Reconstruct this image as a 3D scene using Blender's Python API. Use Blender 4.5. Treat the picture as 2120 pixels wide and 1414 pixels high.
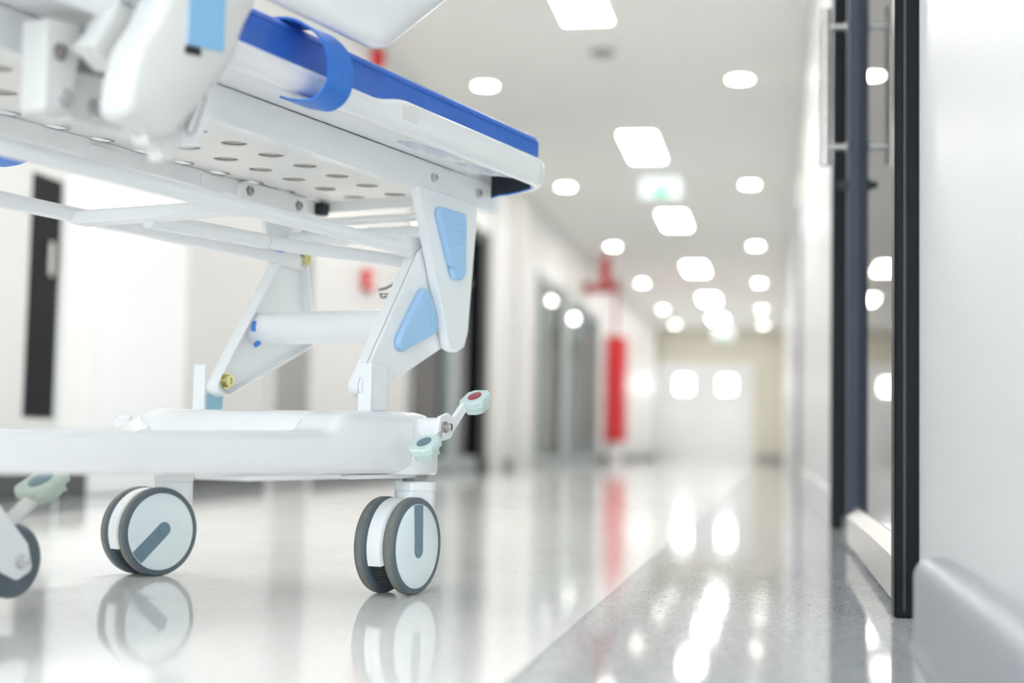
import bpy, bmesh, math, random
from mathutils import Vector, Matrix
random.seed(4)
for o in list(bpy.data.objects): bpy.data.objects.remove(o)
SC = bpy.context.scene
COL = SC.collection
PI = math.pi
# ------------------------------------------------------------------ camera
cd = bpy.data.cameras.new('camera'); cam = bpy.data.objects.new('camera', cd); COL.objects.link(cam)
cd.sensor_width = 36; cd.sensor_fit = 'HORIZONTAL'; cd.lens = 2970 / 2120 * 36
cd.clip_start = .02; cd.clip_end = 200
cam.matrix_world = Matrix(((.98345698, -.00706841, .18100388, 0), (.17998466, -.07463584, -.98083384, 0),
                           (.02044231, .9971858, -.07212893, .234), (0, 0, 0, 1)))
cd.dof.use_dof = True; cd.dof.focus_distance = 2.27; cd.dof.aperture_fstop = 1.75
SC.camera = cam
# ------------------------------------------------------------------ world, exposure
w = bpy.data.worlds.new('world'); SC.world = w; w.use_nodes = True
w.node_tree.nodes['Background'].inputs[0].default_value = (.84, .93, 1, 1)
w.node_tree.nodes['Background'].inputs[1].default_value = 7.5
vs = SC.view_settings
vs.view_transform = 'Standard'; vs.look = 'None'; vs.gamma = 1; vs.use_curve_mapping = False; vs.exposure = 0.66
SC.cycles.use_denoising = True
SC.cycles.max_bounces = 14; SC.cycles.diffuse_bounces = 8; SC.cycles.transparent_max_bounces = 16
SC.cycles.sample_clamp_indirect = 12
PANEL_L = 27.0
DOWN_L = 36.0

# ------------------------------------------------------------------ materials
def mat(name, col, rough=.5, metal=0, coat=0, spec=.5, grain=None, bump=None):
    m = bpy.data.materials.new(name); m.use_nodes = True
    nt = m.node_tree; b = nt.nodes['Principled BSDF']
    b.inputs['Base Color'].default_value = (*col, 1)
    b.inputs['Roughness'].default_value = rough; b.inputs['Metallic'].default_value = metal
    b.inputs['Specular IOR Level'].default_value = spec
    b.inputs['Coat Weight'].default_value = coat; b.inputs['Coat Roughness'].default_value = .08
    tc = nt.nodes.new('ShaderNodeTexCoord')
    if grain:                                     # (scale, amount): fine colour variation
        n = nt.nodes.new('ShaderNodeTexNoise'); n.inputs['Scale'].default_value = grain[0]; n.inputs['Detail'].default_value = 4
        nt.links.new(tc.outputs['Object'], n.inputs['Vector'])
        r = nt.nodes.new('ShaderNodeValToRGB'); a = grain[1]
        r.color_ramp.elements[0].position = .3; r.color_ramp.elements[1].position = .7
        r.color_ramp.elements[0].color = (*[c * (1 - a) for c in col], 1)
        r.color_ramp.elements[1].color = (*[min(1, c * (1 + a)) for c in col], 1)
        nt.links.new(n.outputs['Fac'], r.inputs['Fac']); nt.links.new(r.outputs['Color'], b.inputs['Base Color'])
    if bump:                                      # (scale, strength, stretch)
        n = nt.nodes.new('ShaderNodeTexNoise'); n.inputs['Scale'].default_value = bump[0]; n.inputs['Detail'].default_value = 2
        nt.links.new(tc.outputs['Object'], n.inputs['Vector'])
        p = nt.nodes.new('ShaderNodeBump'); p.inputs['Strength'].default_value = bump[1]; p.inputs['Distance'].default_value = bump[2]
        nt.links.new(n.outputs['Fac'], p.inputs['Height']); nt.links.new(p.outputs['Normal'], b.inputs['Normal'])
    return m

def emit(name, col, s):
    m = bpy.data.materials.new(name); m.use_nodes = True; nt = m.node_tree
    for n in list(nt.nodes):
        if n.type != 'OUTPUT_MATERIAL': nt.nodes.remove(n)
    e = nt.nodes.new('ShaderNodeEmission'); e.inputs[0].default_value = (*col, 1); e.inputs[1].default_value = s
    nt.links.new(e.outputs[0], nt.nodes['Material Output'].inputs[0]); return m

def glassmat(name, tint):
    m = bpy.data.materials.new(name); m.use_nodes = True; nt = m.node_tree
    for n in list(nt.nodes):
        if n.type != 'OUTPUT_MATERIAL': nt.nodes.remove(n)
    t = nt.nodes.new('ShaderNodeBsdfTransparent'); t.inputs[0].default_value = (*tint, 1)
    g = nt.nodes.new('ShaderNodeBsdfGlossy'); g.inputs['Roughness'].default_value = 0.0
    f = nt.nodes.new('ShaderNodeFresnel'); f.inputs[0].default_value = 1.5
    x = nt.nodes.new('ShaderNodeMixShader')
    nt.links.new(f.outputs[0], x.inputs[0]); nt.links.new(t.outputs[0], x.inputs[1]); nt.links.new(g.outputs[0], x.inputs[2])
    nt.links.new(x.outputs[0], nt.nodes['Material Output'].inputs[0]); return m

def terrazzo(name, base, chip_d, chip_l, rough):
    m = bpy.data.materials.new(name); m.use_nodes = True; nt = m.node_tree; b = nt.nodes['Principled BSDF']
    tc = nt.nodes.new('ShaderNodeTexCoord')
    v = nt.nodes.new('ShaderNodeTexVoronoi'); v.inputs['Scale'].default_value = 260
    nt.links.new(tc.outputs['Object'], v.inputs['Vector'])
    s = nt.nodes.new('ShaderNodeSeparateColor'); nt.links.new(v.outputs['Color'], s.inputs[0])
    r = nt.nodes.new('ShaderNodeValToRGB'); r.color_ramp.interpolation = 'CONSTANT'
    e = r.color_ramp.elements; e[0].position = 0; e[0].color = (*chip_d, 1); e[1].position = .12; e[1].color = (*base, 1)
    q = e.new(.82); q.color = (*chip_l, 1)
    nt.links.new(s.outputs[0], r.inputs[0])
    n2 = nt.nodes.new('ShaderNodeTexNoise'); n2.inputs['Scale'].default_value = 6; n2.inputs['Detail'].default_value = 5
    nt.links.new(tc.outputs['Object'], n2.inputs['Vector'])
    mx = nt.nodes.new('ShaderNodeMix'); mx.data_type = 'RGBA'; mx.blend_type = 'MULTIPLY'; mx.inputs[0].default_value = .12
    nt.links.new(r.outputs[0], mx.inputs[6]); nt.links.new(n2.outputs['Color'], mx.inputs[7])
    mr0 = nt.nodes.new('ShaderNodeRGBToBW'); nt.links.new(n2.outputs['Color'], mr0.inputs[0])
    nt.links.new(mr0.outputs[0], mx.inputs[7])
    nt.links.new(mx.outputs[2], b.inputs['Base Color'])
    mr = nt.nodes.new('ShaderNodeMapRange'); mr.inputs['To Min'].default_value = rough * .7; mr.inputs['To Max'].default_value = rough * 1.4
    nt.links.new(n2.outputs['Fac'], mr.inputs['Value']); nt.links.new(mr.outputs[0], b.inputs['Roughness'])
    n3 = nt.nodes.new('ShaderNodeTexNoise'); n3.inputs['Scale'].default_value = 9; n3.inputs['Detail'].default_value = 3
    nt.links.new(tc.outputs['Object'], n3.inputs['Vector'])
    p = nt.nodes.new('ShaderNodeBump'); p.inputs['Strength'].default_value = .03; p.inputs['Distance'].default_value = .003
    nt.links.new(n3.outputs['Fac'], p.inputs['Height']); nt.links.new(p.outputs['Normal'], b.inputs['Normal'])
    b.inputs['Specular IOR Level'].default_value = .21; b.inputs['IOR'].default_value = 1.38
    return m

M = dict(
    floor=terrazzo('white_terrazzo', (.92, .915, .90), (.82, .81, .79), (.94, .935, .925), .065),
    border=terrazzo('grey_terrazzo', (.43, .445, .47), (.28, .29, .31), (.55, .56, .58), .05),
    ceiling=mat('ceiling_paint', (.81, .815, .79), .8, grain=(3, .01)),
    wall=mat('wall_paint', (.67, .665, .65), .42, grain=(2, .01)),
    gloss=mat('glossy_wall_panel', (.72, .72, .73), .4, spec=.4, grain=(2, .008)),
    beige=mat('beige_wall_paint', (.66, .63, .54), .5, grain=(2, .015)),
    door_white=mat('white_door_laminate', (.78, .79, .80), .3, grain=(5, .008)),
    door_bright=mat('bright_white_laminate', (.90, .91, .92), .25, grain=(5, .006)),
    room=mat('side_room_paint', (.88, .885, .87), .5, grain=(2, .01)),
    lit_tread_band=mat('side_lit_rubber', (.20, .195, .18), .6, grain=(90, .08)),  # paler copy of the tyre rubber, side light put into the colour
    door_grey=mat('grey_door_laminate', (.30, .30, .285), .4, grain=(5, .03)),
    skirt_dark=mat('dark_skirting_vinyl', (.06, .065, .07), .35, grain=(8, .1)),
    skirt_grey=mat('grey_skirting_vinyl', (.32, .34, .37), .4, grain=(8, .02)),
    black=mat('black_aluminium', (.008, .009, .012), .38, spec=.12, grain=(30, .1)),
    slate=mat('slate_blue_aluminium', (.05, .06, .09), .5, 0, spec=.3, grain=(30, .05)),
    green_grey=mat('greenish_grey_frame', (.34, .385, .38), .4, grain=(10, .05)),
    alu=mat('brushed_aluminium', (.72, .71, .69), .28, .9, grain=(60, .04)),
    steel=mat('stainless_steel', (.50, .475, .465), .26, 1, grain=(60, .03)),
    chrome=mat('chrome', (.75, .76, .78), .1, 1, grain=(80, .02)),
    zinc=mat('yellow_zinc_plating', (.62, .58, .30), .22, 1, grain=(30, .06)),
    glass=glassmat('clear_glass', (.93, .96, .95)),
    glassg=glassmat('greenish_glass', (.90, .94, .925)),
    white=mat('white_powder_coat', (.91, .925, .945), .28, coat=.25, grain=(40, .008)),
    plastic=mat('white_moulded_plastic', (.91, .92, .935), .24, coat=.3, grain=(30, .006)),
    railplastic=mat('pale_grey_white_plastic', (.76, .76, .745), .35, coat=.1, grain=(30, .008)),
    pan=mat('off_white_sheet_metal', (.86, .845, .82), .4, grain=(30, .01)),
    vinyl=mat('royal_blue_vinyl', (.034, .15, .60), .38, grain=(40, .06), bump=(240, .08, .001)),
    strap=mat('bright_blue_webbing', (.028, .19, .70), .45, grain=(90, .06), bump=(500, .15, .001)),
    navy=mat('navy_lining', (.006, .009, .022), .5, grain=(40, .2)),
    liner=mat('grey_mattress_underside', (.50, .49, .47), .8, grain=(60, .02)),
    pad=mat('pale_blue_plastic', (.40, .64, .95), .3, coat=.2, grain=(40, .02)),
    label=mat('sky_blue_label', (.27, .56, .85), .35, grain=(30, .02)),
    cyan=mat('pale_cyan_sticker', (.33, .60, .72), .4, grain=(30, .02)),
    tick=mat('blue_plastic_plug', (.05, .27, .75), .35, grain=(60, .03)),
    tyre=mat('grey_blue_rubber', (.115, .15, .18), .5, grain=(60, .06)),
    tread=mat('dark_tread_rubber', (.02, .024, .028), .6, grain=(80, .2)),
    disc=mat('pale_wheel_disc', (.84, .92, .955), .3, coat=.2, grain=(40, .01)),
    stripe=mat('slate_blue_inlay', (.17, .26, .34), .4, grain=(40, .03)),
    mint=mat('pale_mint_plastic', (.62, .76, .74), .35, coat=.1, grain=(40, .015)),
    sage=mat('sage_green_plastic', (.52, .60, .53), .4, grain=(40, .02)),
    reddot=mat('dark_red_inlay', (.36, .06, .085), .4, grain=(60, .05)),
    tealdot=mat('teal_grey_inlay', (.14, .25, .29), .4, grain=(60, .05)),
    red=mat('signal_red_paint', (.62, .018, .03), .35, grain=(10, .05)),
    darkred=mat('dark_red_paint', (.42, .03, .04), .4, grain=(10, .05)),
    green=emit('exit_sign_green', (.25, .75, .5), .9),
    signwhite=emit('exit_sign_white', (.9, 1, .96), .9),
    grille=mat('grey_plastic', (.35, .35, .34), .5, grain=(60, .1)),
    pink=mat('pale_pink_sticker', (.84, .80, .80), .3, grain=(30, .01)),
    panel=emit('panel_diffuser', (1, .985, .96), PANEL_L),
    down=emit('downlight_lens', (1, .97, .88), DOWN_L),
    daylight=emit('daylit_window', (.97, 1, 1), 9),
    rimwhite=mat('white_lamp_trim', (.85, .85, .84), .5, grain=(20, .01)),
    dark=mat('black_plastic', (.015, .016, .018), .4, grain=(60, .1)),
)

# ------------------------------------------------------------------ helpers
def link(name, bm, m, parent=None, smooth=40, bevel=0, segs=2):
    bmesh.ops.recalc_face_normals(bm, faces=bm.faces)
    me = bpy.data.meshes.new(name)
    bm.to_mesh(me); bm.free(); me.materials.append(M[m])
    o = bpy.data.objects.new(name, me); COL.objects.link(o)
    if parent: o.parent = parent
    if bevel:
        md = o.modifiers.new('edge', 'BEVEL'); md.width = bevel; md.segments = segs; md.limit_method = 'ANGLE'; md.angle_limit = math.radians(35)
    for p in me.polygons: p.use_smooth = True
    me.set_sharp_from_angle(angle=math.radians(smooth))
    return o

def thing(name, label, cat, loc=(0, 0, 0), rz=0, group=None):
    o = bpy.data.objects.new(name, None); COL.objects.link(o); o.location = loc; o.rotation_euler = (0, 0, rz)
    o.empty_display_size = .1
    o['label'] = label; o['category'] = cat
    if group: o['group'] = group
    return o

def struct(o, label=None):
    o['kind'] = 'structure'
    if label: o['label'] = label
    return o

def dup(root, loc, label=None):
    def cp(o, par):
        c = o.copy(); COL.objects.link(c)
        if par: c.parent = par
        for ch in list(o.children): cp(ch, c)
        return c
    r = cp(root, None); r.location = loc
    if label: r['label'] = label
    return r

def box(bm, x0, x1, y0, y1, z0, z1):
    vs = [bm.verts.new((x, y, z)) for z in (z0, z1) for x, y in ((x0, y0), (x1, y0), (x1, y1), (x0, y1))]
    for f in ((3, 2, 1, 0), (4, 5, 6, 7), (0, 1, 5, 4), (1, 2, 6, 5), (2, 3, 7, 6), (3, 0, 4, 7)): bm.faces.new([vs[i] for i in f])
    return vs

def boxo(name, m, x0, x1, y0, y1, z0, z1, parent=None, bevel=0):
    bm = bmesh.new(); box(bm, x0, x1, y0, y1, z0, z1); return link(name, bm, m, parent, bevel=bevel)

def loft(bm, rings, closed=True, cap=True):
    R = [[bm.verts.new(p) for p in r] for r in rings]
    n = len(R[0])
    for a, b in zip(R, R[1:]):
        for i in range(n if closed else n - 1):
            j = (i + 1) % n
            bm.faces.new((a[i], a[j], b[j], b[i]))
    if cap:
        bm.faces.new(R[0][::-1]); bm.faces.new(R[-1])
    return R

def tube(bm, pts, r, n=16, cap=True):
    pts = [Vector(p) for p in pts]; rings = []
    t0 = (pts[1] - pts[0]).normalized()
    a = Vector((0, 0, 1)) if abs(t0.z) < .9 else Vector((1, 0, 0))
    nx = t0.cross(a).normalized()
    for i, p in enumerate(pts):
        if i == 0: t = (pts[1] - p).normalized()
        elif i == len(pts) - 1: t = (p - pts[-2]).normalized()
        else: t = ((pts[i + 1] - p).normalized() + (p - pts[i - 1]).normalized()).normalized()
        nx = (nx - t * nx.dot(t)).normalized(); ny = t.cross(nx)
        rr = r[i] if isinstance(r, (list, tuple)) else r
        rings.append([p + (nx * math.cos(2 * PI * k / n) + ny * math.sin(2 * PI * k / n)) * rr for k in range(n)])
    loft(bm, rings, cap=cap)

def lathe(bm, prof, axis_o, axis_d, n=40):
    """prof: list of (radius, distance along the axis)"""
    o = Vector(axis_o); d = Vector(axis_d).normalized()
    a = Vector((0, 0, 1)) if abs(d.z) < .9 else Vector((1, 0, 0))
    x = d.cross(a).normalized(); y = d.cross(x)
    rings = [[o + d * h + (x * math.cos(2 * PI * k / n) + y * math.sin(2 * PI * k / n)) * max(r, 1e-5) for k in range(n)] for r, h in prof]
    loft(bm, rings)

def roundpoly(pts, r, n=6):
    """2-D polygon with its corners rounded; r is one radius or one per corner"""
    out = []; N = len(pts)
    for i in range(N):
        p = Vector(pts[i]); a = Vector(pts[i - 1]); b = Vector(pts[(i + 1) % N])
        rr = r[i] if isinstance(r, (list, tuple)) else r
        da = (a - p); db = (b - p); la = da.length; lb = db.length
        if rr <= 0 or la < 1e-6 or lb < 1e-6: out.append(tuple(p)); continue
        da /= la; db /= lb
        ang = math.acos(max(-1, min(1, da.dot(db))))
        t = min(rr / math.tan(ang / 2), la * .48, lb * .48); rr = t * math.tan(ang / 2)
        c = p + (da + db).normalized() * (rr / math.sin(ang / 2))
        s = p + da * t - c; e = p + db * t - c
        a0 = math.atan2(s.y, s.x); a1 = math.atan2(e.y, e.x)
        d = (a1 - a0 + PI) % (2 * PI) - PI
        for k in range(n + 1):
            q = a0 + d * k / n; out.append((c.x + rr * math.cos(q), c.y + rr * math.sin(q)))
    return out

def B(u, v, w): return (u, -v, w)      # stretcher coordinates: along, towards the near side, up

def plate(bm, poly, v0, v1):
    """an outline in (along, up) with thickness from v0 to v1"""
    loft(bm, [[B(u, v0, w) for u, w in poly], [B(u, v1, w) for u, w in poly]])

def plateo(name, m, poly, v0, v1, parent, r=0, bevel=0, segs=2):
    bm = bmesh.new(); plate(bm, roundpoly(poly, r) if r else poly, v0, v1); return link(name, bm, m, parent, bevel=bevel, segs=segs)

def rrect(u0, u1, v0, v1, r, n=8):
    return roundpoly([(u0, v0), (u1, v0), (u1, v1), (u0, v1)], r, n)

def bbox(name, m, u0, u1, v0, v1, w0, w1, parent, bevel=.002):
    bm = bmesh.new(); box(bm, u0, u1, -v1, -v0, w0, w1); return link(name, bm, m, parent, bevel=bevel)

def bolt(u, v, w, parent, m='steel', r=.007, out=1, name='bolt', h=.006):
    bm = bmesh.new()
    lathe(bm, [(r * 1.35, 0), (r * 1.35, .0015), (r, .0015), (r, h), (r * .5, h), (r * .5, h - .002), (0, h - .002)], B(u, v, w), B(0, out, 0), 6 if m != 'zinc' else 20)
    return link(name, bm, m, parent, smooth=25)

# ------------------------------------------------------------------ the corridor
XL, XR, Y0, Y1, ZC = -2.70, .20, -6.0, 33.0, 2.98
boxo('floor', 'floor', -2.15, -.26, Y0, Y1, -.1, 0); struct(bpy.data.objects['floor'], 'polished white terrazzo floor down the middle of the corridor')
struct(boxo('trim_1', 'border', -.258, XR + .12, Y0, Y1, -.1, 0), 'polished grey terrazzo border strip beside the glass door')
struct(boxo('trim_2', 'border', XL - .2, -2.152, Y0, Y1, -.1, 0), 'grey terrazzo border strip along the left wall')
struct(boxo('trim_3', 'skirt_grey', -.26, -.258, Y0, Y1, -.1, -.0006), 'thin joint between white and grey terrazzo')
struct(boxo('trim_4', 'skirt_grey', -2.152, -2.15, Y0, Y1, -.1, -.0006), 'thin joint in the terrazzo by the left wall')
struct(boxo('ceiling', 'ceiling', -7.2, 4.2, Y0 - .2, Y1 + .2, ZC, ZC + .15), 'plain pale grey ceiling with recessed lights')
# right wall: near panel, over the door, beyond the door
DA, DB, DH = 2.10, 4.62, 2.25
WR = bpy.data.objects.new('wall_right', None); COL.objects.link(WR); struct(WR, 'glossy white wall close beside the camera')
boxo('near_panel', 'gloss', XR, XR + .14, Y0, DA + .0, 0, ZC, WR)
boxo('head_panel', 'gloss', XR, XR + .14, DA, DB, DH, ZC, WR)
boxo('far_panel', 'gloss', XR, XR + .14, DB, Y1, 0, ZC, WR)
# left wall with two glazed openings
WL = bpy.data.objects.new('wall_left', None); COL.objects.link(WL); struct(WL, 'off white wall along the left of the corridor')
OP = [(10.35, 13.25, 2.22), (16.15, 21.9, 2.26)]
ys = [Y0, OP[0][0], OP[0][1], OP[1][0], OP[1][1], Y1]
for a, b in ((0, 1), (2, 3), (4, 5)): boxo('wall_panel', 'wall', XL - .15, XL, ys[a], ys[b], 0, ZC, WL)
for a, b, h in OP: boxo('lintel', 'wall', XL - .15, XL, a, b, h, ZC, WL)
boxo('pilaster', 'wall', XL, XL + .03, 13.45, 14.15, 0, ZC, WL, .004)
boxo('pilaster', 'wall', XL, XL + .03, 14.75, 15.95, 0, ZC, WL, .004)
struct(boxo('wall_end', 'beige', -7.2, 4.2, Y1, Y1 + .2, 0, ZC), 'beige wall closing the far end of the corridor')
WB = bpy.data.objects.new('added_window_1', None); COL.objects.link(WB); struct(WB, 'added glazed corridor end behind the camera, letting in daylight')  # unseen glazing, added as the source of cool daylight on the stretcher
for x in (XL, -1.78, -.82, XR - .06): boxo('frame_post', 'alu', x, x + .06, Y0 - .06, Y0, 0, ZC, WB)
for z in (0, 2.2, ZC - .06): boxo('frame_rail', 'alu', XL, XR, Y0 - .05, Y0 - .01, z, z + .06, WB)
for x in (XL, -1.78, -.82): boxo('glass_pane', 'glass', x + .06, x + .9, Y0 - .035, Y0 - .025, .06, ZC - .06, WB)
# rooms behind the glass
struct(boxo('wall_side_room', 'room', -7.2, -7.05, 8, Y1, 0, ZC)); struct(boxo('wall_side_room_near', 'room', -7.05, XL - .15, 8, 8.15, 0, ZC))
struct(boxo('floor_side_room', 'floor', -7.05, XL - .2, 8, Y1, -.1, 0)); struct(boxo('floor_right_room', 'floor', XR + .12, 4.2, Y0, Y1, -.1, 0))
struct(boxo('wall_right_room', 'room', 4.05, 4.2, Y0, Y1, 0, ZC))
struct(boxo('wall_right_room_far', 'room', XR + .14, 4.05, 8.2, 8.35, 0, ZC))
# baseboards
def skirting(name, x0, x1, y0, y1, h, m, side):
    """vinyl skirting with a rounded top and a coved foot, on the wall at x0 (side: direction into the corridor)"""
    t = abs(x1 - x0); prof = [(0, 0), (t * 1.25, 0), (t * 1.02, .012), (t, .03), (t, h - t * .7)]
    for k in range(1, 7): a = PI / 2 * k / 6; prof.append((t - t * .7 * (1 - math.cos(a)), h - t * .7 + t * .7 * math.sin(a)))
    prof.append((0, h)); bm = bmesh.new()
    loft(bm, [[(x0 + side * p, y, z) for p, z in prof] for y in (y0, y1)])
    return struct(link(name, bm, m, smooth=50, bevel=.006 if t > .03 else 0))
skirting('baseboard_right', XR, XR - .036, Y0, 1.80, .112, 'skirt_grey', -1)['label'] = 'grey rounded skirting at the foot of the near right wall'
skirting('baseboard_right.001', XR, XR - .012, 4.66, Y1, .10, 'gloss', -1)
for a, b in ((Y0, 3.9), (6.34, 7.34), (8.1, 10.3), (13.3, 16.1), (21.95, Y1)):
    skirting('baseboard_left', XL, XL + .012, a, b, .10, 'skirt_dark', 1)
struct(boxo('baseboard_end', 'door_grey', -.45, XR, Y1 - .014, Y1, 0, .12)); struct(boxo('baseboard_end.001', 'door_grey', XL, -2.95 + .3, Y1 - .014, Y1, 0, .12))

# ------------------------------------------------------------------ right glass door
D1 = bpy.data.objects.new('door_1', None); COL.objects.link(D1); struct(D1, 'black framed glass door with tall steel pull handle')
FX = .168
bm = bmesh.new(); box(bm, FX, XR + .02, 2.13, 2.185, 0, 2.3); near = link('jamb', bm, 'black', D1, bevel=.003)
bm = bmesh.new(); box(bm, FX + .012, FX + .016, 2.126, 2.13, .01, 2.28); link('seal_strip', bm, 'dark', D1)
boxo('jamb', 'black', FX, XR + .06, 4.53, 4.60, 0, 2.3, D1, .003)
boxo('head_frame', 'black', FX, XR + .06, 2.185, 4.53, 2.22, 2.3, D1, .003)
def leaf(y0, y1):
    L = bpy.data.objects.new('door_leaf', None); COL.objects.link(L); L.parent = D1
    boxo('stile', 'slate', .174, .226, y0, y0 + .06, .012, 2.21, L, .002)
    boxo('stile', 'slate', .174, .226, y1 - .06, y1, .012, 2.21, L, .002)
    bm = bmesh.new()                                            # bottom rail with a sloping top
    prof = [(.174, .014), (.174, .078), (.196, .098), (.204, .098), (.226, .078), (.226, .014)]
    loft(bm, [[(x, y, z) for x, z in prof] for y in (y0 + .06, y1 - .06)]); link('bottom_rail', bm, 'alu', L, bevel=.001)
    boxo('top_rail', 'alu', .174, .226, y0 + .06, y1 - .06, 2.13, 2.21, L, .002)
    boxo('glass_pane', 'glass', .199, .201, y0 + .06, y1 - .06, .095, 2.135, L)
    return L
leaf(2.19, 3.70)
boxo('side_glass', 'glass', .209, .219, 3.66, 4.53, .03, 2.21, D1); boxo('floor_channel', 'alu', .204, .224, 3.70, 4.53, 0, .035, D1)
HY, HX = 3.655, .118
H = bpy.data.objects.new('pull_handle', None); COL.objects.link(H); H.parent = D1
bm = bmesh.new(); tube(bm, [(HX, HY, .953), (HX, HY, 1.355)], .0140, 20); link('grip_bar', bm, 'steel', H)
for z in (1.0, 1.308):
    bm = bmesh.new(); tube(bm, [(HX, HY, z), (.172, HY, z)], .0085, 16); link('standoff', bm, 'steel', H)
    bm = bmesh.new(); lathe(bm, [(.011, 0), (.012, .003), (.012, .006), (.008, .008)], (.175, HY, z), (-1, 0, 0), 20); link('rosette', bm, 'chrome', H)
bm = bmesh.new(); lathe(bm, [(.014, 0), (.014, .008), (.009, .010), (.009, .022), (.006, .024)], (.175, HY, .902), (-1, 0, 0), 24); link('lock_cylinder', bm, 'dark', D1)

# ------------------------------------------------------------------ left doors
D2 = bpy.data.objects.new('door_2', None); COL.objects.link(D2); struct(D2, 'white door with a narrow black vision panel')
boxo('door_leaf', 'wall', XL - .02, XL + .015, 3.95, 5.06, .005, 2.1, D2, .003)
boxo('vision_panel', 'black', XL + .010, XL + .019, 4.80, 5.02, .30, 1.20, D2, .002)
boxo('frame_post', 'rimwhite', XL - .02, XL + .04, 5.06, 5.26, 0, 2.15, D2, .006)
boxo('handle', 'alu', XL + .019, XL + .03, 4.93, 4.96, .83, .96, D2, .004)
boxo('kick_plate', 'skirt_dark', XL + .014, XL + .018, 3.97, 5.05, .004, .125, D2); boxo('kick_plate', 'skirt_dark', XL + .03, XL + .043, 5.055, 5.262, 0, .125, D2)
D3 = bpy.data.objects.new('door_3', None); COL.objects.link(D3); struct(D3, 'plain bright white door leaf on left wall')
boxo('door_leaf', 'door_bright', XL - .02, XL + .012, 5.28, 6.25, .005, 2.1, D3, .003)
boxo('frame_post', 'wall', XL - .02, XL + .02, 6.255, 6.33, 0, 2.15, D3, .004)
D4 = bpy.data.objects.new('door_4', None); COL.objects.link(D4); struct(D4, 'narrow grey door in the left wall')
boxo('door_leaf', 'door_grey', XL - .02, XL + .008, 7.42, 8.02, .005, 2.1, D4, .003)
boxo('frame_post', 'wall', XL - .02, XL + .03, 7.36, 7.42, 0, 2.14, D4, .003); boxo('frame_post', 'wall', XL - .02, XL + .03, 8.02, 8.08, 0, 2.14, D4, .003)
def glazed(n, label, y0, y1, h, m, mull, gm, heavy):
    D = bpy.data.objects.new('door_%d' % n, None); COL.objects.link(D); struct(D, label)
    boxo('jamb', m, XL - .13, XL + .015, y0, y0 + .09, 0, h, D, .003); boxo('jamb', heavy, XL - .13, XL + .03, y1 - .30, y1, 0, h, D, .003)
    boxo('head_frame', heavy, XL - .13, XL + .02, y0, y1, h - .10, h, D, .003)
    for a, b in mull: boxo('mullion', m, XL - .09, XL + .008, a, b, 0, h - .1, D, .003)
    boxo('bottom_rail', m, XL - .09, XL + .006, y0 + .09, y1 - .30, .01, .12, D, .003)
    e = [y0 + .09] + [q for ab in mull for q in ab] + [y1 - .30]
    for a, b in zip(e[::2], e[1::2]): boxo('glass_pane', gm, XL - .052, XL - .044, a, b, .12, h - .1, D)
glazed(5, 'glass door with a dark frame on left wall', *OP[0], 'green_grey', [(11.75, 12.05)], 'glassg', 'black')
glazed(6, 'wide glazed door with greenish grey frame on left wall', *OP[1], 'green_grey', [(16.75, 17.0), (18.3, 18.9), (20.2, 20.5)], 'glassg', 'green_grey')
# right wall, farther door
D7 = bpy.data.objects.new('door_7', None); COL.objects.link(D7); struct(D7, 'white door with grey frame farther along the right wall')
boxo('frame_post', 'skirt_grey', XR - .03, XR + .02, 12.0, 12.2, 0, 2.25, D7, .003); boxo('frame_post', 'skirt_grey', XR - .03, XR + .02, 13.1, 13.2, 0, 2.25, D7, .003)
boxo('head_frame', 'skirt_grey', XR - .03, XR + .02, 12.2, 13.1, 2.17, 2.25, D7, .003); boxo('door_leaf', 'door_white', XR - .012, XR + .02, 12.2, 13.1, .005, 2.17, D7, .002)
bm = bmesh.new(); tube(bm, [(XR - .012, 12.28, 1.05), (XR - .06, 12.28, 1.05), (XR - .06, 12.4, 1.05)], .01, 12); link('lever_handle', bm, 'steel', D7)
# end doors
D8 = bpy.data.objects.new('door_8', None); COL.objects.link(D8); struct(D8, 'white double swing doors with bright windows at the far end')
for a, b, wx in ((-2.93, -1.745, -2.06), (-1.735, -.55, -1.09)):
    L = bpy.data.objects.new('door_leaf', None); COL.objects.link(L); L.parent = D8
    y = Y1 - .03; q = .15
    boxo('leaf_board', 'door_white', a, wx - q, y, Y1, .005, 2.12, L); boxo('leaf_board', 'door_white', wx + q, b, y, Y1, .005, 2.12, L)
    boxo('leaf_board', 'door_white', wx - q, wx + q, y, Y1, .005, 1.54, L); boxo('leaf_board', 'door_white', wx - q, wx + q, y, Y1, 1.86, 2.12, L)
    boxo('window_pane', 'daylight', wx - q, wx + q, Y1 - .016, Y1 - .01, 1.54, 1.86, L)
    boxo('push_plate', 'alu', wx - .12, wx + .12, y - .004, y, .95, 1.05, L)
boxo('frame_head', 'rimwhite', -2.69, -.50, Y1 - .05, Y1, 2.12, 2.2, D8); boxo('frame_post', 'rimwhite', -.55, -.50, Y1 - .05, Y1, 0, 2.12, D8)

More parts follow.
